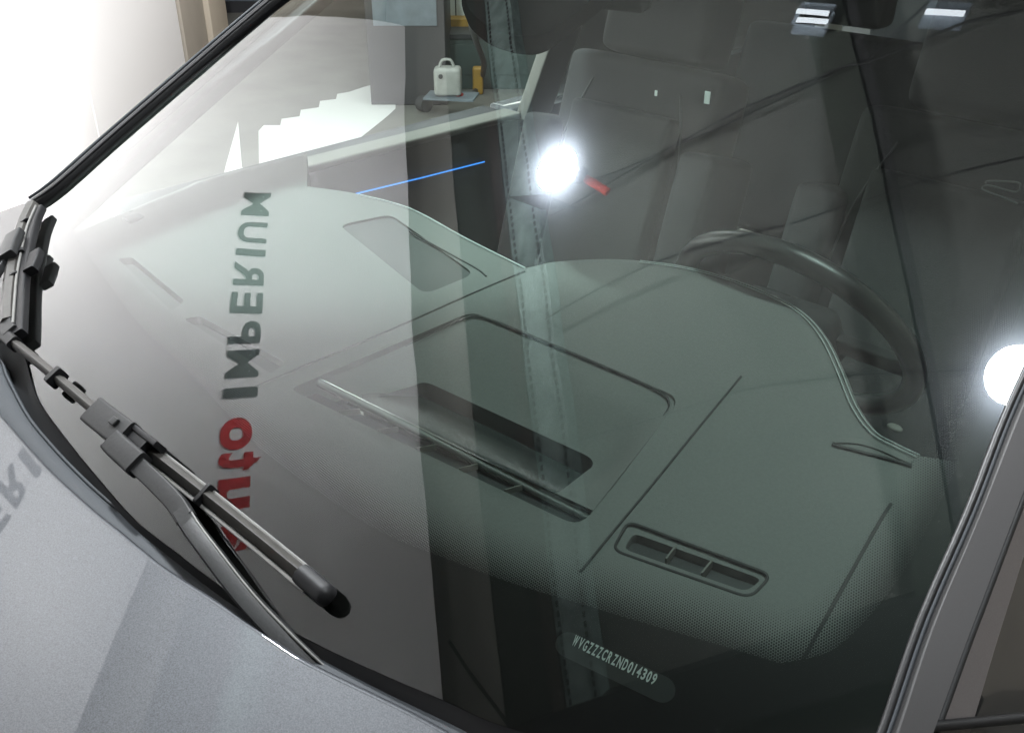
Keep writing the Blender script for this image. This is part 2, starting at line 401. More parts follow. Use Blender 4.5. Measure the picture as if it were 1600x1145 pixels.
cable([(1700, 215), (1600, 245), (1400, 295), (1250, 345), (1180, 365), (1050, 400), (960, 440), (850, 500)], .006, 'ceiling cable mirrored across the steering wheel')
cable([(1700, 560), (1500, 580), (1300, 590), (1150, 612), (1000, 660), (900, 690)], .005, 'lowest ceiling cable, mirrored over the dashboard')
cable([(1480, -30), (1440, 15), (1390, 60), (1352, 100)], .008, 'short ceiling cable forking down to the beam edge')
cable([(700, 1000), (740, 1060), (800, 1140)], .01, 'ceiling cable mirrored in the bottom black border')

# two round work lamps hanging under the ceiling
def work_lamp(px, py, z, R, label, handle):
    c = mirrored(px, py, z); g = on_glass(px, py); d = (g - c).normalized()
    t = empty('work_lamp', c, label, 'lamp', 'round led work lamps hanging over the car')
    u = d.cross(V((0, 0, 1)))
    u = u.normalized() if u.length > .1 else V((1, 0, 0)); v = d.cross(u)
    bm = bmesh.new(); bmesh.ops.create_icosphere(bm, subdivisions=3, radius=R, matrix=Matrix.Translation(c)); bm_obj('glowing_globe', bm, M['led_near' if handle else 'led'], t, smoothed=True)
    up = V((0, 0, 1)); N = 28                                          # cap and collar over the globe
    bm = bmesh.new(); rings = []
    for r, h in ((R * .22, R * .97), (R * .28, R * 1.0), (R * .26, R * 1.2), (R * .12, R * 1.3)):
        rings.append([bm.verts.new(c + up * h + V((r * math.cos(2 * math.pi * i / N), r * math.sin(2 * math.pi * i / N), 0))) for i in range(N)])
    for a, b2 in zip(rings, rings[1:]):
        for i in range(N): bm.faces.new((a[i], a[(i + 1) % N], b2[(i + 1) % N], b2[i]))
    bm.faces.new(rings[-1]); bm_obj('housing', bm, M['lampbody'], t, sharp=50)
    if handle:
        a1 = c + WS * -.055 + WN * .15; a2 = c + WS * -.16 + WN * .0
        box('added_light_flag', (a1 + a2) / 2 + V((0, 0, -.01)), (a2 - a1) / 2, (a2 - a1).cross(V((0, 0, 1))).normalized() * .0015, V((0, 0, .15)), M['lampbody'], t)  # added flap, keeps this lamp's light off the near end of the banner
        k = mirrored(907, 275, z + .03); q = mirrored(950, 299, z + .05)
        bmh = bmesh.new(); bmesh.ops.create_icosphere(bmh, subdivisions=3, radius=.032, matrix=Matrix.Translation(k)); bm_obj('swivel_joint', bmh, M['lampbody'], t, sharp=60)
        tube('handle', [k, k.lerp(q, .5), q], .014, M['red'], t, 8)
    tube('hanging_rod', [c + V((0, 0, R * 1.2)), c + V((0, 0, R * 1.2 + .1)), V((c.x, c.y, 4.3))], .006, M['dark'], t, 6)
    return t
work_lamp(870, 265, 3.2, .082, 'round white globe work lamp with red handle, mirrored at the centre of the windscreen', True)
work_lamp(1584, 585, 3.4, .090, 'round white globe work lamp mirrored at the right edge beside the pillar', False)

M['tube'] = emitter('fluorescent_tube', (.85, .93, 1), 9)
for (a_, b_), nm in ((((1243, 20), (1292, 24)), 'upper of the pair of short tubes mirrored at the top right'), (((1243, 34), (1290, 37)), 'lower of the pair of short tubes mirrored at the top right'), (((1446, 20), (1505, 24)), 'single short tube mirrored nearest the top right corner')):
    p, q = mirrored(*a_, 4.1), mirrored(*b_, 4.1)
    t = empty('ceiling_tube', (p + q) / 2, 'white fluorescent tube, ' + nm, 'tube light', 'fluorescent tubes under the ceiling')
    tube('glass_tube', [p, q], .012, M['tube'], t, 10); box('tray', (p + q) / 2 + V((0, 0, .03)), (q - p) * .55, (q - p).cross(V((0, 0, 1))).normalized() * .05, V((0, 0, .012)), M['bluegrey'], t)
# things on the workshop floor seen through the far side windows
sh = raw('floor_sheet', [V((*on_z(x, y, .004).xy, .004)) for x, y in ((345, 300), (352, 262), (372, 190), (378, 262), (405, 262), (404, 205), (412, 196), (438, 196), (440, 186), (468, 182), (470, 172), (498, 168), (500, 158), (525, 155), (527, 147), (545, 144), (566, 137), (598, 128), (600, 110), (618, 103), (618, 170), (604, 183), (560, 218), (520, 245), (430, 300))],
         [list(range(25))], M['white']); tag(sh, 'ragged white sheet lying on the concrete floor beyond the side window', 'sheet')
tr = empty('trolley', on_z(672, 178, 0), 'small steel wheeled trolley leg and tray holding the canister', 'trolley')
tb = on_z(668, 176, 0)
tube('leg', [tb, tb + V((0, 0, .95))], .03, M['pale'], tr)
tb2 = tb + WN * -.0 + V((.5, .35, 0)); tube('leg', [tb2, tb2 + V((0, 0, .95))], .03, M['pale'], tr)
tube('caster', [tb + V((-.06, 0, .05)), tb + V((.0, 0, .05))], .05, M['dark'], tr, 12)
ax = V((.5, .35, 0)).normalized(); ay = V((-ax.y, ax.x, 0))
box('tray', tb + ax * .16 + V((0, 0, .11)), ax * .16, ay * .10, V((0, 0, .006)), M['bluegrey'], tr)
# canister
jc = tb + ax * .14 + ay * .0 + V((0, 0, .12))
jg = empty('canister', jc, 'milky white plastic canister with a blue cap standing on the trolley', 'canister')
jw = RGT; ju = FWD.cross(V((0, 0, 1))).cross(V((0, 0, 1))).normalized()
box('body', jc + V((0, 0, .085)), jw * .085, ju * .06, V((0, 0, .085)), M['jug'], jg, .025)
tube('handle', spline([jc + V((0, 0, .17)) - jw * .05, jc + V((0, 0, .21)) - jw * .03, jc + V((0, 0, .21)) + jw * .02, jc + V((0, 0, .17)) + jw * .04], 4), .009, M['jug'], jg)
tube('cap', [jc + V((0, 0, .17)) + jw * .06, jc + V((0, 0, .215)) + jw * .06], .022, M['blue'], jg, 12)
tube('spout_cap', [jc + V((0, 0, .125)) - jw * .04, jc + V((0, 0, .125)) - jw * .04 + ju * .07], .014, M['dark'], jg, 12)
def shop_box(name, px, py, w, d, h, m, label, cat, zb=0.0, back=0.0):
    c = on_z(px, py, zb); f = V((FWD.x, FWD.y, 0)).normalized(); r = V((RGT.x, RGT.y, 0)).normalized()
    t = empty(name, c, label, cat); c = c + f * back
    box('body', c + f * (d / 2) + V((0, 0, h / 2)), r * (w / 2), f * (d / 2), V((0, 0, h / 2)), m, t, .01)
    return t, c, r, f
t, c, r, f = shop_box('cupboard', 715, 118, .55, .45, .95, M['pale'], 'pale grey cupboard behind the canister with a yellow tray at its foot', 'cupboard')
box('yellow_tray', c + r * .1 - f * .08 + V((0, 0, .38)), r * .22, f * .08, V((0, 0, .035)), M['yellow'], t)
box('door_gap', c - f * .002 + V((0, 0, .5)), r * .004, f * .003, V((0, 0, .4)), M['black'], t)
t, c, r, f = shop_box('workbench', 775, 140, 1.1, .5, .34, M['teal'], 'dark green workbench to the right of the canister', 'workbench')
box('worktop', c + f * .25 + V((0, 0, .355)), r * .57, f * .27, V((0, 0, .014)), M['dark'], t)
box('drawer_front', c - f * .006 - r * .3 + V((0, 0, .2)), r * .2, f * .006, V((0, 0, .1)), M['teal'], t, .003)
box('drawer_front', c - f * .006 + r * .2 + V((0, 0, .2)), r * .2, f * .006, V((0, 0, .1)), M['teal'], t, .003)
yb = box('spray_can', c - f * .12 - r * .12 + V((0, 0, .09)), r * .035, f * .035, V((0, 0, .09)), M['yellow'], None, .015); tag(yb, 'small yellow can standing before the green workbench', 'can')
t, c, r, f = shop_box('equipment_cart', 640, 165, .5, .6, .85, M['dark'], 'dark equipment cart left of the trolley leg', 'cart')
box('drawer_front', c - f * .008 + V((0, 0, .6)), r * .2, f * .008, V((0, 0, .1)), M['bluegrey'], t, .003)
t, c, r, f = shop_box('storage_crate', 845, 120, .9, .5, .6, M['dark'], 'dark storage crate at the far right of the workshop floor', 'crate')
box('lid', c + f * .25 + V((0, 0, .61)), r * .47, f * .27, V((0, 0, .015)), M['bluegrey'], t)

hz_ = tube('air_hose', spline([on_z(735, 20, 1.0), on_z(742, 60, .55), on_z(756, 100, .25), on_z(750, 130, .06), on_z(738, 150, .02)], 6), .018, M['dark']); tag(hz_, 'black air hose drooping to the floor right of the white canister', 'hose')
rg = bmesh.new(); rc = on_z(715, 148, .12); bmesh.ops.create_icosphere(rg, subdivisions=3, radius=.04, matrix=Matrix.Translation(rc) @ Matrix.Diagonal((1.0, .7, .5, 1)))
for v in rg.verts: v.co += V((random.uniform(-.006, .006), random.uniform(-.006, .006), random.uniform(-.006, .006)))
tag(bm_obj('rag', rg, M['red'], None, smoothed=True), 'crumpled red rag lying right of the canister', 'rag')
# ================================================================== THE CAR
car = empty('car', (-.05, .5, 0), 'silver-grey car with two black wipers resting on its tinted windscreen', 'car')

# ---- windscreen
bq = [on_glass(*q) for q in ((42, 560), (60, 622), (100, 680), (150, 742), (212, 812), (275, 862), (340, 912), (410, 957), (490, 1003), (600, 1054), (700, 1096), (800, 1138))]
base = spline([(-.84, .20, 0), (-.72, .10, 0), (-.594, .045, 0), (-.45, .005, 0)] + [(p.x, p.y, 0) for p in bq] + [(.6, .065, 0), (.73, .165, 0)], 8)
leftE = spline([(-.84, .20, 0), (-.81, .379, 0), (-.777, .499, 0), (-.714, .676, 0), (-.60, .98, 0)], 8)
rightE = spline([(.73, .165, 0), (.716, .24, 0), (.708, .308, 0), (.694, .391, 0), (.684, .448, 0), (.63, .72, 0), (.565, .98, 0)], 8)
topE = [V((-.60 + 1.165 * i / 40, .98 + .03 * math.sin(math.pi * i / 40), 0)) for i in range(41)]
NU, NV = 150, 110
B, T, L, R_ = resample(base, NU), resample(topE, NU), resample(leftE, NV), resample(rightE, NV)
vs = []
for j in range(NV):
    v = j / (NV - 1)
    for i in range(NU):
        u = i / (NU - 1)
        p = B[i] * (1 - v) + T[i] * v + L[j] * (1 - u) + R_[j] * u - (B[0] * (1 - u) * (1 - v) + B[-1] * u * (1 - v) + T[0] * (1 - u) * v + T[-1] * u * v)
        vs.append((p.x, p.y, gz(p.x, p.y)))
fs = [(j * NU + i, j * NU + i + 1, (j + 1) * NU + i + 1, (j + 1) * NU + i) for j in range(NV - 1) for i in range(NU - 1)]
ws = raw('windscreen', vs, fs, M['glass'], car, True)
# black ceramic border
inner = [on_glass(*q).xy for q in ((110, 350), (200, 482), (300, 582), (400, 690), (500, 765), (600, 828), (700, 868), (800, 905), (900, 935), (1000, 965), (1120, 1000), (1220, 1030))]
inner_r = [on_glass(*q).xy for q in ((1300, 1010), (1370, 945), (1420, 875), (1460, 800), (1500, 715), (1550, 600), (1585, 510))]
def lift(xy, off): return V((xy[0], xy[1], gz(xy[0], xy[1]) + off))
FO = -.004
inn0 = spline([V((-.80, .36, 0)), V((-.765, .25, 0))] + [V((*p, 0)) for p in inner] + [V((*p, 0)) for p in inner_r] + [V((.62, .68, 0)), V((.55, .93, 0))], 6)
outl = list(reversed(leftE[:6])) + base[1:-1] + rightE
def frit_strip(name, A, B2, n=160):
    A, B2 = resample(A, n), resample(B2, n); bm = bmesh.new(); rows = []
    for k in range(7):
        rows.append([bm.verts.new(lift(a.lerp(b_, k / 6).xy, FO)) for a, b_ in zip(A, B2)])
    for a, b_ in zip(rows, rows[1:]):
        for i in range(n - 1): bm.faces.new((a[i], a[i + 1], b_[i + 1], b_[i]))
    return bm_obj(name, bm, M['frit'], ws, smoothed=True)
outl2 = [V((p.x, p.y, 0)) for p in outl]
# join outline and inner line by matched sections: bottom, then driver side
iB = [V((-.752, .30, 0)), V((-.722, .225, 0))] + [V((*p, 0)) for p in inner]; oB = [V((-.827, .28, 0)), V((-.835, .215, 0))] + base[2:-4]
frit_strip('border_print', spline(oB[:2], 2)[:-1] + oB[1:], spline(iB, 6))
iP = [V((-.752, .30, 0)), V((-.755, .42, 0)), V((-.728, .56, 0)), V((-.68, .70, 0)), V((-.575, .93, 0))]
frit_strip('border_print', [p for p in leftE if p.y > .28], spline(iP, 6))
iR = [V((*inner[-1], 0))] + [V((*p, 0)) for p in inner_r] + [V((.62, .68, 0)), V((.55, .93, 0))]
oR = base[-5:-1] + rightE
frit_strip('border_print', oR, spline(iR, 6))
# dots that fade the border out
bm = bmesh.new()
D = resample(spline(list(reversed(iP)), 6)[6:] + spline(iB, 6)[1:] + spline(iR, 6)[1:46], 500)
polyD = [(p.x, p.y) for p in D]; cells = {}
for i, p in enumerate(D): cells.setdefault((int(p.x // .06), int(p.y // .06)), []).append(i)
PIT, WID = .0021, .042; row = 0; y = .03
while y < .80:
    x = -.78 + (row % 2) * PIT / 2
    while x < .70:
        cx, cy = int(x // .06), int(y // .06); best = 1
        for a_ in (-1, 0, 1):
            for b_ in (-1, 0, 1):
                for i in cells.get((cx + a_, cy + b_), ()):
                    d = (D[i].x - x) ** 2 + (D[i].y - y) ** 2
                    if d < best: best = d; bi = i
        if best < WID * WID:
            q = D[min(bi + 1, 499)]; p0 = D[max(bi - 1, 0)]
            if best < 1.4e-5 or (q.x - p0.x) * (y - D[bi].y) - (q.y - p0.y) * (x - D[bi].x) > 0:
                r = .00116 * max(.05, 1 - math.sqrt(best) / WID) ** .8
                bm.faces.new([bm.verts.new(lift((x + r * math.cos(a), y + r * math.sin(a)), FO)) for a in (0, 1.05, 2.09, 3.14, 4.19, 5.24)])
        x += PIT
    y += PIT * .866; row += 1
dots = bm_obj('border_dots', bm, M['frit'], ws); tag(dots, kind='stuff')
# identification number window
va, vb = on_glass(888, 1003).xy, on_glass(1034, 1072).xy
dv = (vb - va).normalized(); nv = V((-dv.y, dv.x))
LV = (vb - va).length
cap = []
for i in range(13):
    a = math.radians(90 + 180 * i / 12); cap.append(va + dv * (.011 * math.cos(a)) + nv * (.0088 * math.sin(a)))
for i in range(13):
    a = math.radians(-90 + 180 * i / 12); cap.append(vb + dv * (.011 * math.cos(a)) + nv * (.0088 * math.sin(a)))
raw('number_window', [lift(p, -.0026) for p in cap], [list(range(len(cap)))], M['vinbg'], ws)
ta, tb_ = on_glass(895, 997).xy, on_glass(1026, 1061).xy
dt = (tb_ - ta).normalized(); ntv = V((-dt.y, dt.x)); LT = (tb_ - ta).length
def place_vin(a, c): p = ta + dt * a + ntv * (c - .0035); return lift(p, -.0018)
txt = "WVGZZZCRZND014309"; x = 0; wd_ = [1.25, 1, 1, 1, 1, 1, 1.05, 1.05, 1.05, 1.1, 1.05, 1, .8, 1, 1, 1, 1]; tw = sum(wd_)
for ch, w in zip(txt, wd_):
    f0, f1 = (.3, .62) if ch == '1' else (.1, .86)
    glyph_mesh(ch, (x + f0 * w) * LT / tw, (x + f1 * w) * LT / tw, 0, .0080, M['vintx'], .03, ws, 'character', place_vin); x += w

# ---- dashboard
rear = [(480, 292), (560, 304), (640, 326), (730, 374), (820, 419), (860, 411), (930, 406), (1000, 408), (1060, 416), (1120, 430), (1190, 455), (1250, 487), (1285, 525), (1310, 575), (1335, 635), (1365, 675), (1400, 695), (1436, 712)]
rp = [on_dash(*q) for q in rear]
hud = [on_dash(*q) for q in ((449, 606), (736, 486), (1064, 622), (905, 823))]
hudR = round_poly([V((p.x, p.y, 0)) for p in hud], .022)
vent = [on_dash(*q) for q in ((981, 814), (1206, 898), (1172, 934), (957, 859))]
ventR = round_poly([V((p.x, p.y, 0)) for p in vent], .012)
outer = [V((-.85, .34, 0)), V((-.84, .24, 0)), V((-.74, .13, 0)), V((-.58, .07, 0)), V((-.35, .02, 0)), V((-.1, -.02, 0)), V((.1, -.03, 0)), V((.3, -.01, 0)), V((.48, .03, 0)), V((.6, .09, 0)), V((.69, .2, 0)), V((.70, .5, 0)), V((.66, .6, 0))] + [V((p.x, p.y, 0)) for p in reversed(rp)] + [V((-.74, .70, 0)), V((-.83, .5, 0))]
def slot(qs, r=.008): return round_poly([V((*on_dash(*q).xy, 0)) for q in qs], r, 4)
pvA = slot(((184, 404), (206, 402), (288, 470), (268, 486))); pvB = slot(((288, 498), (312, 494), (446, 566), (424, 584)))
spk = slot(((530, 352), (610, 335), (742, 428), (664, 460)), .02)
def dz2(x, y):
    z = dz(x, y)
    z += .008 * smooth(.44, .50, x) * smooth(.55, .35, y) - .004 * smooth(.52, .62, x)     # soft swage at the driver end
    return z
dash = sheet('dashboard', outer, [hudR, ventR, pvA, pvB, spk], dz, M['dash'], car, step=.02, drop=.05)
# seams cut into the dashboard skin, dark cord in each joint
def seam(pts, r, parent=dash, m='gasket', off=.0005):
    P = spline([on_dash(*q, off) for q in pts], 6); tube('seam', P, r, M[m], parent, 6)
seam([(907, 893), (960, 828), (1020, 756), (1090, 670), (1158, 588)], .0016)
seam([(1243, 1052), (1280, 985), (1330, 895), (1372, 820), (1392, 788)], .0026, off=-.0012)
seam([(400, 604), (480, 570), (600, 520), (730, 462), (820, 424)], .0016)
seam([(640, 362), (700, 395), (745, 420), (760, 432)], .0014)
# stitched hem along the instrument hood
P = resample(spline([on_dash(*q, .002) for q in rear[7:]], 8), 150); bm = bmesh.new()
for i in range(0, 149):
    for o_ in (-.0022, .0035):
        t = (P[i + 1] - P[i]).normalized(); s = t.cross(V((0, 0, 1)))
        c = P[i] + s * o_; bm_sweep(bm, [c - t * .0005, c + t * .0034], circ(.0009, 5))
tag(bm_obj('stitching', bm, M['thread'], dash, smoothed=True), kind='stuff')
P = spline([on_dash(*q, .001) for q in rear[1:5]], 8); tube('edge_trim', P, .0016, M['thread'], dash, 6)
# hem roll under the edge
P = spline([V((p.x, p.y, dz(p.x, p.y) - .010)) for p in rp], 6); tube('hem_roll', P, .010, M['dash'], dash, 10)
# instrument binnacle face below the hem
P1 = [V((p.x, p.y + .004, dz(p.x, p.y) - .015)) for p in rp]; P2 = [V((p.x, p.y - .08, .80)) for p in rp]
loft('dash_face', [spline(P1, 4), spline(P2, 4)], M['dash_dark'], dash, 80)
# head-up display well
h1, h2, h3, h4 = hud
def hp(u, v, d):                                                       # u across the car, v front to rear, d depth
    a = h1.lerp(h4, u); b_ = h2.lerp(h3, u); p = a.lerp(b_, v); return V((p.x, p.y, dz(p.x, p.y) - d))
hd = tube('hud_frame', spline([hp(u, v, .0002) for u, v in ((.02, .60), (.02, .80), (.025, .93), (.07, .99), (.3, 1.0), (.6, 1.0), (.9, .99), (.975, .94), (.985, .85))], 6), .0021, M['gasket'], car, 8, scale=lambda t: max(.15, math.sin(math.pi * min(1, t * 1.02)) ** .6))
def patch(name, uv, m, parent, n=30, k=10, smoothed=True):
    bm = bmesh.new(); g = [[bm.verts.new(uv(i / n, j / k)) for i in range(n + 1)] for j in range(k + 1)]
    for j in range(k):
        for i in range(n): bm.faces.new((g[j][i], g[j][i + 1], g[j + 1][i + 1], g[j + 1][i]))
    return bm_obj(name, bm, m, parent, smoothed=smoothed)
loft('well_wall', [[V((p.x, p.y, dz(p.x, p.y))) for p in hudR + hudR[:1]], [V((p.x, p.y, dz(p.x, p.y) - .03)) for p in hudR + hudR[:1]]], M['dash'], hd, 120)
def shelf_d(u, v): return .004 + .030 * smooth(.95, .50, v) * smooth(.0, .14, u) * smooth(1.0, .90, u) - .024 * smooth(.45, .15, v) * smooth(.0, .14, u) * smooth(1.0, .90, u)
rim = round_poly([V((-.03, .14, 0)), V((-.03, 1.02, 0)), V((1.03, 1.02, 0)), V((1.03, .14, 0))], .01, 2)
slot_uv = round_poly([V((.17, .15, 0)), V((.13, .56, 0)), V((.86, .55, 0)), V((.88, .15, 0))], .05, 6)
sf = sheet('shelf', rim, [slot_uv], lambda u, v: 0, M['dash'], hd, step=.05)
for v in sf.data.vertices: v.co = hp(v.co.x, v.co.y, shelf_d(v.co.x, v.co.y))
loft('slot_wall', [[hp(p.x, p.y, shelf_d(p.x, p.y)) for p in slot_uv + slot_uv[:1]], [hp(p.x, p.y, shelf_d(p.x, p.y) + .05) for p in slot_uv + slot_uv[:1]]], M['dash_dark'], hd, 80)
patch('slot_floor', lambda a, b_: hp(.08 + .86 * a, .62 - .25 * b_, .085), M['dash_dark'], hd)
def cover(a, b_):
    v = .53 - .385 * b_; d = .052 - .043 * math.sin(b_ * math.pi / 2) ** 1.2
    if b_ > .75: d += .0085 * ((b_ - .75) / .25) ** 2
    d += .012 * (a - .25) ** 2
    return hp(.125 + .745 * a, v, d)
patch('display_cover', cover, M['hudglass'], hd, 40, 24)
P = [hp(.01 + .98 * i / 40, .150, .0050 + .010 * i / 40 + .022 * (max(0, i / 40 - .30)) ** 2 * (1 - i / 60)) for i in range(41)]; tube('lip_bead', P, .0062, mat('glossy_lip', (.10, .108, .104), .12, spec=1.0, coat=1.0, coat_rough=.08), hd, 20)
patch('front_grille', lambda a, b_: hp(.0 + 1.0 * a, .14 - .13 * b_, .022), M['dash_dark'], hd)
for u in (.21, .36, .50, .645, .79):
    a, b_ = hp(u, .11, .010), hp(u - .014, .02, .006); t = (b_ - a)
    box('grille_rib', (a + b_) / 2, t / 2, V((.0008, .0003, 0)), V((0, 0, .004)), M['sill'], hd)
# driver's defroster vent
vn = tube('defroster_vent', [V((p.x, p.y, dz(p.x, p.y))) for p in ventR], .0017, M['gasket'], car, 8, closed=True)
vi = round_poly([V((*on_dash(*q).xy, 0)) for q in ((990, 829), (1192, 901), (1166, 920), (975, 854))], .008, 4)
sheet('vent_bezel', ventR, [vi], lambda x, y: dz(x, y) - .003, M['dash'], vn, step=.02, drop=.012)
raw('vent_floor', [V((p.x, p.y, dz(p.x, p.y) - .014)) for p in ventR], [list(range(len(ventR)))], M['dash_dark'], vn)
for (a, b_) in (((1055, 858), (1040, 878)), ((1112, 880), (1096, 900))):
    p, q = on_dash(*a, -.004), on_dash(*b_, -.004); box('vane', (p + q) / 2, (q - p) / 2, V((.001, 0, 0)), V((0, 0, .005)), M['sill'], vn)
def dark_slot(name, loop, d, m='dash_dark'):
    return raw(name, [V((p.x, p.y, dz(p.x, p.y) - d)) for p in loop], [list(range(len(loop)))], M[m], dash)
dark_slot('vent_slot', pvA, .012, 'slot'); dark_slot('vent_slot', pvB, .012, 'slot') 
sheet('centre_speaker', spk, [], lambda x, y: dz(x, y) - .004, mat('speaker_mesh', (.05, .052, .052), .7, noise=.3, nscale=900), dash, step=.03)
# side vent and knob at the driver end
P = spline([on_dash(*q, .0005) for q in ((1300, 688), (1340, 690), (1375, 700), (1425, 722))], 6); sweep('side_vent_trim', P, rrect(.005, .0012, .0006), M['dash'], dash)
P = spline([on_dash(*q, .002) for q in ((1300, 694), (1345, 706), (1385, 716), (1425, 728))], 6); tube('side_vent_shadow_gap', P, .002, M['gasket'], dash, 6)
k = on_dash(1398, 668, .01); bm = bmesh.new(); bmesh.ops.create_icosphere(bm, subdivisions=3, radius=.006, matrix=Matrix.Translation(k) @ Matrix.Diagonal((1.5, 1, .6, 1))); bm_obj('trim_button', bm, M['sill'], dash, sharp=70)

# ---- steering wheel
SWC, SWR, SWT = V((.266, .862, .975)), .187, .58
e1 = V((1, 0, 0)); e2 = V((0, -math.sin(SWT), math.cos(SWT))); en = e1.cross(e2)
sw = tube('steering_wheel', [SWC + e1 * (SWR * math.cos(t)) + e2 * (SWR * math.sin(t)) for t in [2 * math.pi * i / 96 for i in range(96)]], .0165, M['leather'], car, 16, closed=True, up=en)
bm = bmesh.new(); bm_box(bm, SWC - en * .0 + V((0, .0, 0)), e1 * .075, e2 * .055, en * .025, .02); bm_obj('hub', bm, M['seat'], sw, sharp=50)
for a in (0, math.pi, -math.pi / 2):
    d = e1 * math.cos(a) + e2 * math.sin(a); s = d.cross(en)
    box('spoke', SWC + d * .125, d * .055, s * .018, en * .008, M['seat'], sw, .004)

# ---- seats
def rounded(name, c, ax, ay, az, m, parent, lev=2, bev=.3):
    bm = bmesh.new(); bm_box(bm, V(c), V(ax), V(ay), V(az), min(V(ax).length, V(ay).length, V(az).length) * bev * 2)
    o = bm_obj(name, bm, m, parent, smoothed=True); md = o.modifiers.new('s', 'SUBSURF'); md.levels = md.render_levels = lev; return o
def seat(cx, y0, label_pts=None):
    lean = V((0, .30, 1)).normalized(); back = V((0, 1, -.30)).normalized()
    s = rounded('front_seat', (cx, y0 + .08, .92), (.20, 0, 0), back * .065, lean * .30, M['seat'], car)
    for sg in (-1, 1): rounded('bolster', (cx + sg * .205, y0 + .03, .84), (.045, 0, 0), back * .085, lean * .24, M['seat'], s)
    rounded('back_insert', (cx, y0 + .0, .90), (.13, 0, 0), back * .03, lean * .24, M['seat_mid'], s)
    rounded('headrest', (cx, y0 + .20, 1.30), (.135, 0, 0), back * .06, lean * .10, M['seat'], s)
    for sg in (-1, 1): tube('headrest_post', [V((cx + sg * .06, y0 + .17, 1.15)), V((cx + sg * .06, y0 + .20, 1.28))], .008, M['steel'], s)
    rounded('cushion', (cx, y0 - .20, .60), (.24, 0, 0), (0, .26, .03), (0, 0, .08), M['seat'], s)
    for sg in (-1, 1):
        P = spline([V((cx + sg * .16, y0 - .035, .70)), V((cx + sg * .165, y0 + .0, .88)), V((cx + sg * .15, y0 + .045, 1.05)), V((cx + sg * .11, y0 + .09, 1.17))], 6); tube('piping', P, .002, M['piping'], s, 6)
    return s
s1 = seat(-.33, 1.13); s2 = seat(.33, 1.13)
for q, sz in (((1025, 146), .0045), ((1105, 153), .010)):
    p = on_y(*q, 1.02); box('belt_label', p, (sz * .5, 0, 0), (0, .001, 0), (0, 0, sz), M['label'], s1)
P = spline([on_y(*q, .98) for q in ((1590, 318), (1565, 308), (1535, 296), (1545, 290), (1585, 300), (1594, 292), (1588, 285), (1545, 283), (1540, 287))], 6); tube('stitched_emblem', P, .0012, M['piping'], s2, 6)
rs = rounded('rear_seat', (-.05, 2.15, .85), (.62, 0, 0), V((0, 1, -.3)) * .08, V((0, .3, 1)) * .28, M['seat'], car)
for x in (-.42, -.05, .33): rounded('headrest', (x, 2.28, 1.22), (.12, 0, 0), (0, .05, 0), (0, 0, .08), M['seat'], rs)

# ---- cabin shell: roof, doors, pillars, sills
rf = abox('roof', (-.62, 1.02, 1.58), (.58, 3.0, 1.62), M['paint'], car, .01)
abox('headliner', (-.60, 1.03, 1.55), (.56, 2.95, 1.575), M['head'], rf)
pdr = abox('front_door', (-.92, .36, .35), (-.83, 1.36, 1.0), M['paint'], car, .01)
abox('door_card', (-.826, .34, .38), (-.79, 1.36, 1.0), M['card'], pdr, .006)
P = [on_x(q[0], q[1], -.79) for q in ((352, 283), (770, 190))]
box('window_ledge', V((-.80, .98, 1.008)), (.030, 0, 0), (0, .37, -.006), (0, 0, .008), M['sill'], pdr, .006)
P = [on_x(*q, -.785) for q in ((556, 303), (655, 279), (757, 253))]; tube('ambient_light_strip', P, .0016, M['blueled'], pdr, 6)
ddr = abox('front_door', (.80, .40, .35), (.90, 1.36, .98), M['paint'], car, .01)
abox('door_card', (.76, .42, .38), (.797, 1.36, .98), M['card'], ddr, .006)
bp = []
for sx, x0 in ((-1, -.80), (1, .76)):
    d = V((sx * -.16, .10, .56)); c0 = V((x0, 1.42, .98))
    o = box('centre_pillar', c0 + d / 2, d / 2, (0, .05, 0), (.02, 0, .004), M['sill'] if sx < 0 else M['card'], car, .006)
rd = abox('rear_door', (-.92, 1.38, .35), (-.83, 2.5, 1.0), M['paint'], car, .01); abox('door_card', (-.826, 1.47, .38), (-.79, 2.5, 1.0), M['card'], rd)
rd = abox('rear_door', (.80, 1.38, .35), (.90, 2.5, .98), M['paint'], car, .01); abox('door_card', (.76, 1.47, .38), (.797, 2.5, .98), M['card'], rd)
abox('cabin_floor', (-.79, .0, .30), (.76, 2.9, .34), M['card'], car)
tgt = abox('tailgate', (-.75, 2.92, .4), (.70, 3.0, 1.15), M['paint'], car, .01)
rg_ = bpy.data.materials.new('tinted_rear_glass'); rg_.use_nodes = True; rn = rg_.node_tree; rn.nodes.clear()
ro = rn.nodes.new('ShaderNodeOutputMaterial'); rt = rn.nodes.new('ShaderNodeBsdfTransparent'); rt.inputs[0].default_value = (.12, .14, .14, 1); rgl = rn.nodes.new('ShaderNodeBsdfGlossy'); rgl.inputs['Roughness'].default_value = .0; rm = rn.nodes.new('ShaderNodeMixShader'); rm.inputs[0].default_value = .06
rn.links.new(rt.outputs[0], rm.inputs[1]); rn.links.new(rgl.outputs[0], rm.inputs[2]); rn.links.new(rm.outputs[0], ro.inputs[0])
raw('rear_window', [(-.72, 2.93, 1.15), (.66, 2.93, 1.15), (.55, 2.80, 1.55), (-.60, 2.80, 1.55)], [(0, 1, 2, 3)], rg_, car)
for sx, xa, xb in ((-1, -.83, -.62), (1, .80, .58)):
    raw('rear_side_window', [(xa, 1.50, 1.0), (xa, 2.88, 1.0), (xb, 2.78, 1.55), (xb, 1.62, 1.55)], [(0, 1, 2, 3)], rg_, car)
abox('centre_console', (-.16, .80, .34), (.04, 1.5, .78), M['dash_dark'], car, .03)
abox('bulkhead', (-.86, .12, .30), (.78, .15, .90), M['cowl'], car)

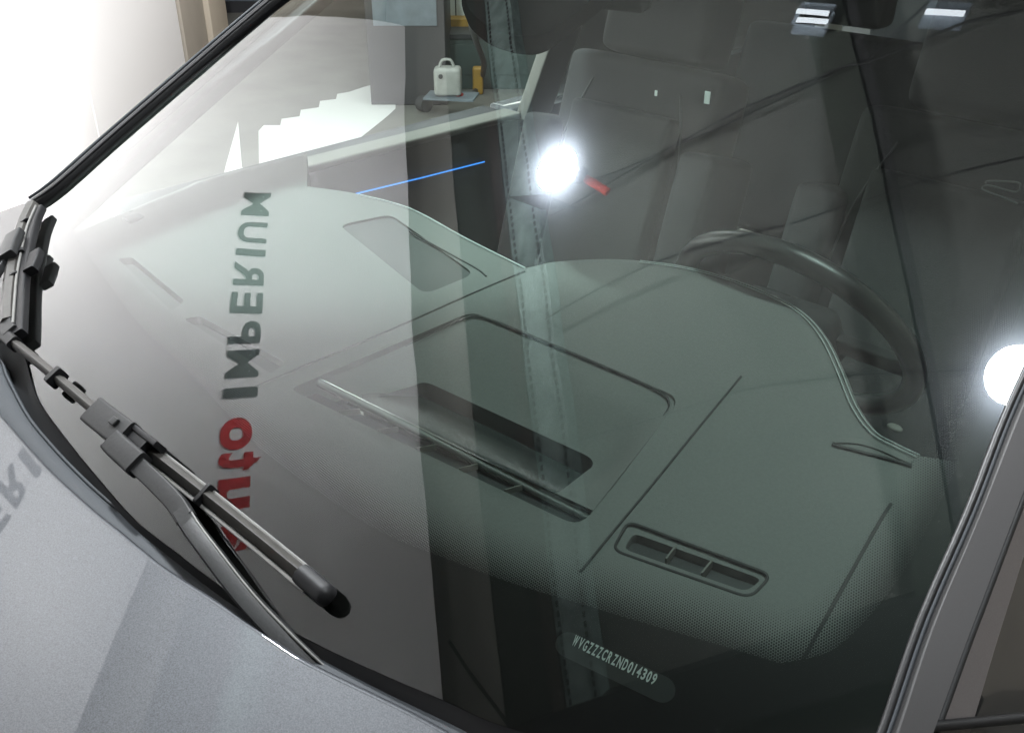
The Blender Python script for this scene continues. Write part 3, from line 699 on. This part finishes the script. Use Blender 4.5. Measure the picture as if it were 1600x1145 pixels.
# ---- sensor housing behind the glass and the mirror
sp = [on_glass(*q, -.05) for q in ((718, -40), (722, 20), (735, 52), (765, 78), (810, 92), (850, 92), (885, 66), (950, 15), (1010, -40))]
sp = round_poly(sp, .02, 3)
bm = bmesh.new(); loops = []
for dz_, k_ in ((0, .9), (.006, 1.0), (.030, 1.0)): 
    cc = sum(sp, V()) / len(sp); loops.append([bm.verts.new(cc.lerp(p, k_) + V((0, 0, dz_))) for p in sp])
for A_, B_ in zip(loops, loops[1:]):
    for i in range(len(sp)): bm.faces.new((A_[i], A_[(i + 1) % len(sp)], B_[(i + 1) % len(sp)], B_[i]))
for lp, h in ((loops[0], 0), (loops[-1], .030)):
    c0 = bm.verts.new(sum((v.co for v in lp), V()) / len(lp))
    for i in range(len(lp)): bm.faces.new((lp[i], lp[(i + 1) % len(lp)], c0))
sens = bm_obj('sensor_housing', bm, mat('matt_black_plastic', (.006, .006, .0065), .95, spec=.0), car, sharp=40)
mc = on_glass(905, -28, -.07); mr = rounded('rear_view_mirror', mc, (.11, .02, 0), V((0, .3, -.9)).normalized() * .035, V((0, .9, .3)).normalized() * .016, mat('mirror_shell', (.008, .008, .009), .8, spec=.1), car)

# ---- passenger pillar trim (far side of the windscreen)
gup = lambda p: gnorm(p.x, p.y)
P = [on_glass(*q, .004) for q in ((54, 318), (90, 292), (170, 221), (296, 112), (374, 45), (444, -14), (520, -80))]
P = spline([P[0] + (P[0] - P[1]) * .05] + P[1:], 8)
pp = sweep('pillar_trim', P, rrect(.0125, .007, .004), M['rubber'], car, up=gup)
tube('trim_lip', [p + V((.011, -.002, .010)) for p in P], .0022, M['wiper'], pp, 6)
tube('trim_lip', [p + V((-.014, 0, .008)) for p in P], .0028, M['seal'], pp, 6)
P_ = [p + V((.035, .0, -.045)) for p in P]; sweep('inner_pillar', P_, rrect(.030, .012, .006), M['card'], car, up=gup)
# far front pillar body below the strip
P = [p + V((-.03, .015, -.03)) for p in P]; sweep('front_pillar', P, rrect(.022, .03, .01), M['paint'], car, up=gup)

# ---- driver pillar
e0 = [on_glass(*q, .002) for q in ((1350, 1205), (1377, 1145), (1424, 1008), (1454, 932), (1512, 800), (1563, 668), (1600, 585), (1660, 460), (1760, 240))]
e0 = spline(e0, 8)
s1_ = sweep('pillar_seal', e0, rrect(.0032, .006, .0028), M['rubber'], car, up=gup)
tube('seal_lip', [p + V((.0045, .001, .004)) for p in e0], .0018, M['seal'], s1_, 8)
e1_ = [on_glass(*q, .004) for q in ((1360, 1215), (1389, 1145), (1435, 1008), (1464, 932), (1520, 800), (1572, 668), (1607, 588), (1668, 460), (1768, 240))]
m1_ = [on_glass(*q, .006) for q in ((1375, 1215), (1404, 1145), (1449, 1008), (1478, 932), (1534, 800), (1586, 668), (1620, 588), (1682, 460), (1785, 240))]
r1_ = [on_glass(*q, .000) for q in ((1430, 1215), (1458, 1145), (1508, 1008), (1537, 932), (1587, 800), (1637, 670), (1675, 580), (1735, 450), (1850, 240))]
r2_ = [on_glass(*q, -.012) for q in ((1434, 1215), (1463, 1145), (1513, 1008), (1542, 932), (1592, 800), (1642, 670), (1680, 580), (1740, 450), (1855, 240))]
f2_ = [on_glass(*q, -.025) for q in ((1490, 1215), (1515, 1145), (1556, 1008), (1580, 932), (1622, 800), (1672, 670), (1710, 580), (1770, 450), (1890, 240))]
f3_ = [p + V((.05, 0, -.10)) for p in f2_]
loft('pillar_panel', [spline(l, 6) for l in (e1_, m1_, r1_)], M['pillar'], car, 60, sharp=25)
fp = loft('door_frame', [spline(l, 6) for l in (r2_, f2_)], mat('door_frame_reflection_tint', (.16, .147, .147), .38, metal=.4, coat=.5, noise=.06, nscale=900), car, 60, sharp=25)  # lighter pinkish copy of the body paint; side reflection put into the colour
loft('side_glass', [spline(l, 6) for l in (f2_, f3_)], M['sideglass'], car, 60)
P = spline([a.lerp(b_, .5) + V((0, 0, -.004)) for a, b_ in zip(r1_, r2_)], 6); tube('pillar_joint', P, .003, M['gasket'], car, 6)
# fender corner under the pillar
q1 = on_glass(1461, 1134, -.006); q2 = on_glass(1640, 1117, -.05)
tube('fender_gap', [q1 + (q1 - q2) * .05, q1, q2], .004, M['rubber'], car, 8)

# ---- bonnet
he = [(-60, 590), (0, 657), (65, 730), (135, 795), (178, 830), (220, 865), (256, 893), (320, 934), (380, 974), (456, 1026), (510, 1055), (560, 1079), (640, 1118), (690, 1145), (760, 1182)]
hp_ = [on_hood(*q) for q in he]
hp_ = [V((-.78, .02, 0)), V((-.5, -.045, 0))] + [V((p.x, p.y, 0)) for p in hp_] + [V((.66, .08, 0))]
hr = spline(hp_, 6)
outer_h = hr + [V((.80, .10, 0)), V((.84, -.3, 0)), V((.80, -.9, 0)), V((.5, -1.12, 0)), V((0, -1.2, 0)), V((-.5, -1.12, 0)), V((-.80, -.9, 0)), V((-.86, -.2, 0))]
hood = sheet('hood', outer_h, [], hz, M['paint'], car, step=.03)
P = [V((p.x, p.y + .002, hz(p.x, p.y) - .0045)) for p in hr]; tube('hood_edge', P, .0045, M['paint'], hood, 10)
P1 = [p + V((0, .002, -.004)) for p in P]; loft('hood_flange', [P1, [p + V((0, -.015, -.03)) for p in P]], M['cowl'], hood, 80)

# ---- cowl: grey seal strip, black channel
se = [(-40, 500), (5, 566), (12, 585), (25, 612), (50, 657), (87, 702), (125, 742), (175, 788), (225, 824), (275, 866), (330, 908), (400, 952), (470, 999), (540, 1037), (640, 1080), (720, 1115), (800, 1146), (860, 1170)]
si = spline([on_z(x, y, .995) for x, y in se], 6)
so = spline([V((p.x, p.y + .012, .99)) + V((0, -.02, 0)) for p in [V((q.x, q.y, 0)) for q in hp_]], 6)
mid = resample(si, 90); so2 = resample([p for p in so if p.x > si[0].x - .02 and p.x < si[-1].x + .05], 90)
l0 = [p + V((0, .003, -.012)) for p in mid]; l1 = mid; l2 = [a.lerp(b_, .12) + V((0, 0, .005)) for a, b_ in zip(mid, so2)]; l3 = [a.lerp(b_, .6) + V((0, 0, .006)) for a, b_ in zip(mid, so2)]; l4 = [b_ + V((0, 0, -.005)) for b_ in so2]
sl = loft('cowl_seal', [l0, l1, l2, l3, l4], M['seal'], car, 90, sharp=60)
tube('seal_bead', [a + V((0, -.002, .004)) for a in mid], .0022, M['seal'], sl, 6)
gb = [lift(p.xy, -.004) for p in base]
c1 = [p + V((0, -.002, .006)) for p in gb]; c2 = [p + V((0, -.010, -.02)) for p in gb]; c3 = [V((p.x, p.y - .09, .94)) for p in gb]
cw = loft('cowl_panel', [gb, c1, c2, c3, [p + V((0, -.12, 0)) for p in c3]], M['cowl'], car, 120)
# passenger corner block
ck = [on_glass(*q, .004) for q in ((-60, 350), (0, 331), (30, 320), (52, 314), (66, 322), (44, 345), (22, 420), (8, 500), (-60, 540))]
prism('corner_cover', ck, (-.02, 0, -.05), M['rubber'], car, .002)

# ---- wipers
def gline(pts, off): return spline([on_glass(x, y, off) for x, y in pts], 8)
def wiper_long():
    w = bpy.data.objects.new('wiper', None); COL.objects.link(w); w.parent = car; w.location = V((.1, -.02, 1.0)) - car.location
    w['label'] = 'long near wiper blade with clipped connector and bent arm'
    # blade beyond the connector
    P = gline(((12, 528), (60, 566), (110, 608), (160, 650), (205, 686)), .016)
    sweep('blade', P, [(-.0065, -.002), (-.0045, .004), (0, .007), (.004, .0045), (.0065, -.002)], M['bladetop'], w, up=gup)
    P = gline(((200, 682), (260, 727), (330, 782), (400, 838), (460, 887), (486, 909)), .018)
    sweep('blade', P, [(-.0078, -.003), (-.0064, .004), (-.001, .0085), (.0045, .004), (.0078, -.003)], M['bladetop'], w, up=gup)
    # pale steel rails each side
    for o_ in (-.0086, .0086):
        PP = []
        for i, p in enumerate(P):
            t = (P[min(i + 1, len(P) - 1)] - P[max(i - 1, 0)]).normalized(); PP.append(p + t.cross(gup(p)).normalized() * o_ + V((0, 0, -.002)))
        sweep('rail', PP, rrect(.0022, .0016, .001), M['rail'], w, up=gup)
    P3 = gline(((12, 528), (110, 608), (205, 686), (330, 782), (460, 887), (500, 921)), .004)
    sweep('rubber_lip', P3, [(-.002, -.003), (-.003, .012), (.003, .012), (.002, -.003)], M['wiper'], w, up=gup)
    # clips
    for a, b_ in (((86, 588), (90, 592)), ((320, 774), (324, 777))):
        sweep('clip', [on_glass(*a, .018), on_glass(*b_, .018)], rrect(.0118, .009, .003), M['wiper'], w, up=gup)
    # end caps
    P = gline(((472, 897), (488, 911), (505, 926), (518, 937)), .018)
    sweep('end_cap', P, [(-.0105, -.004), (-.009, .006), (-.003, .011), (.003, .011), (.009, .006), (.0105, -.004)], M['wiper'], w, up=gup, scale=lambda t: 1.0 if t < .7 else 1 - .6 * ((t - .7) / .3) ** 2)
    P = gline(((6, 522), (14, 529), (24, 538)), .016); sweep('end_cap', P, rrect(.009, .009, .004), M['wiper'], w, up=gup)
    # connector housing
    P = [on_glass(*q, .034) for q in ((148, 643), (172, 662), (200, 683))]
    cn = sweep('connector', P, rrect(.0165, .009, .004), M['arm'], w, up=gup)
    c = on_glass(178, 658, .0465); n = gup(c); a1 = (on_glass(185, 663, .0465) - c).normalized(); a2 = n.cross(a1)
    box('release_button', c, a1 * .0055, a2 * .0045, n * .002, M['arm'], w, .0012)
    P = [on_glass(*q, .03) for q in ((203, 662), (225, 680), (250, 699))]; sweep('side_cheek', P, rrect(.0035, .009, .002), M['wiper'], w, up=gup)
    P = [on_glass(*q, .024) for q in ((196, 672), (215, 688), (235, 704))]; sweep('pivot_block', P, rrect(.012, .012, .003), M['wiper'], w, up=gup)
    # arm: knuckle, neck, long bent shank
    P = gline(((178, 690), (190, 703), (205, 716), (217, 727)), .036); sweep('arm_knuckle', P, rrect(.0135, .009, .004), M['arm'], w, up=gup)
    P = gline(((212, 724), (240, 750), (275, 786), (292, 812)), .034); sweep('arm_neck', P, rrect(.0095, .006, .002), M['arm'], w, up=gup)
    A_ = [((284, 800), .034), ((300, 826), .034), ((330, 866), .032), ((380, 930), .022), ((430, 984), .010), ((470, 1024), -.003), ((510, 1060), -.018), ((560, 1100), -.032)]
    P = spline([on_glass(*q, o) for q, o in A_], 8)
    sweep('arm_shank', P, [(-.0098, -.008), (-.0093, .004), (-.007, .006), (.007, .007), (.0093, .004), (.0098, -.008)], M['arm'], w, up=gup, scale=lambda t: (.85 + .25 * t, 1))
    PP = [p + V((.0085, .0045, .0065)) for p in P]; tube('arm_edge', PP, .0014, M['rail'], w, 6)
    return w
wiper_long()
def wiper_far():
    w = bpy.data.objects.new('wiper', None); COL.objects.link(w); w.parent = car; w.location = V((-.6, .1, 1.03)) - car.location
    w['label'] = 'far wiper blade lying in the passenger corner'
    P = gline(((50, 322), (36, 350), (26, 385), (18, 430), (13, 475), (12, 505)), .020)
    sweep('blade', P, [(-.012, -.003), (-.010, .006), (0, .010), (.010, .005), (.012, -.003)], M['bladetop'], w, up=gup)
    P2 = gline(((62, 328), (52, 352), (43, 390), (35, 440), (32, 490), (30, 524)), .014)
    sweep('rubber_lip', P2, rrect(.010, .007, .003), M['wiper'], w, up=gup)
    P3 = gline(((46, 322), (31, 352), (21, 388), (12, 432), (8, 478), (7, 500)), .026); tube('rail', P3, .003, M['rail'], w, 6)
    P3 = gline(((56, 322), (43, 352), (34, 388), (26, 432), (22, 478), (20, 505)), .024); tube('rail', P3, .0022, M['rail'], w, 6)
    for a, b_ in (((30, 396), (29, 400)), ((38, 349), (37.5, 351)), ((19, 433), (18.6, 436))):
        sweep('clip', [on_glass(*a, .022), on_glass(*b_, .022)], rrect(.0122, .0065, .003), M['wiper'], w, up=gup)
    P = [on_glass(*q, .036) for q in ((24, 366), (16, 384), (10, 402))]; sweep('connector', P, rrect(.015, .007, .003), M['arm'], w, up=gup)
    P = [on_glass(*q, .018) for q in ((58, 396), (54, 410), (48, 424))]; sweep('side_cheek', P, rrect(.010, .007, .003), M['wiper'], w, up=gup)
    P = gline(((-40, 470), (-10, 430), (8, 400)), .03); sweep('arm_shank', P, rrect(.012, .006, .002), M['arm'], w, up=gup)
    P = gline(((10, 498), (12, 512), (18, 520)), .02); sweep('end_cap', P, rrect(.011, .006, .003), M['arm'], w, up=gup)
    return w
wiper_far()
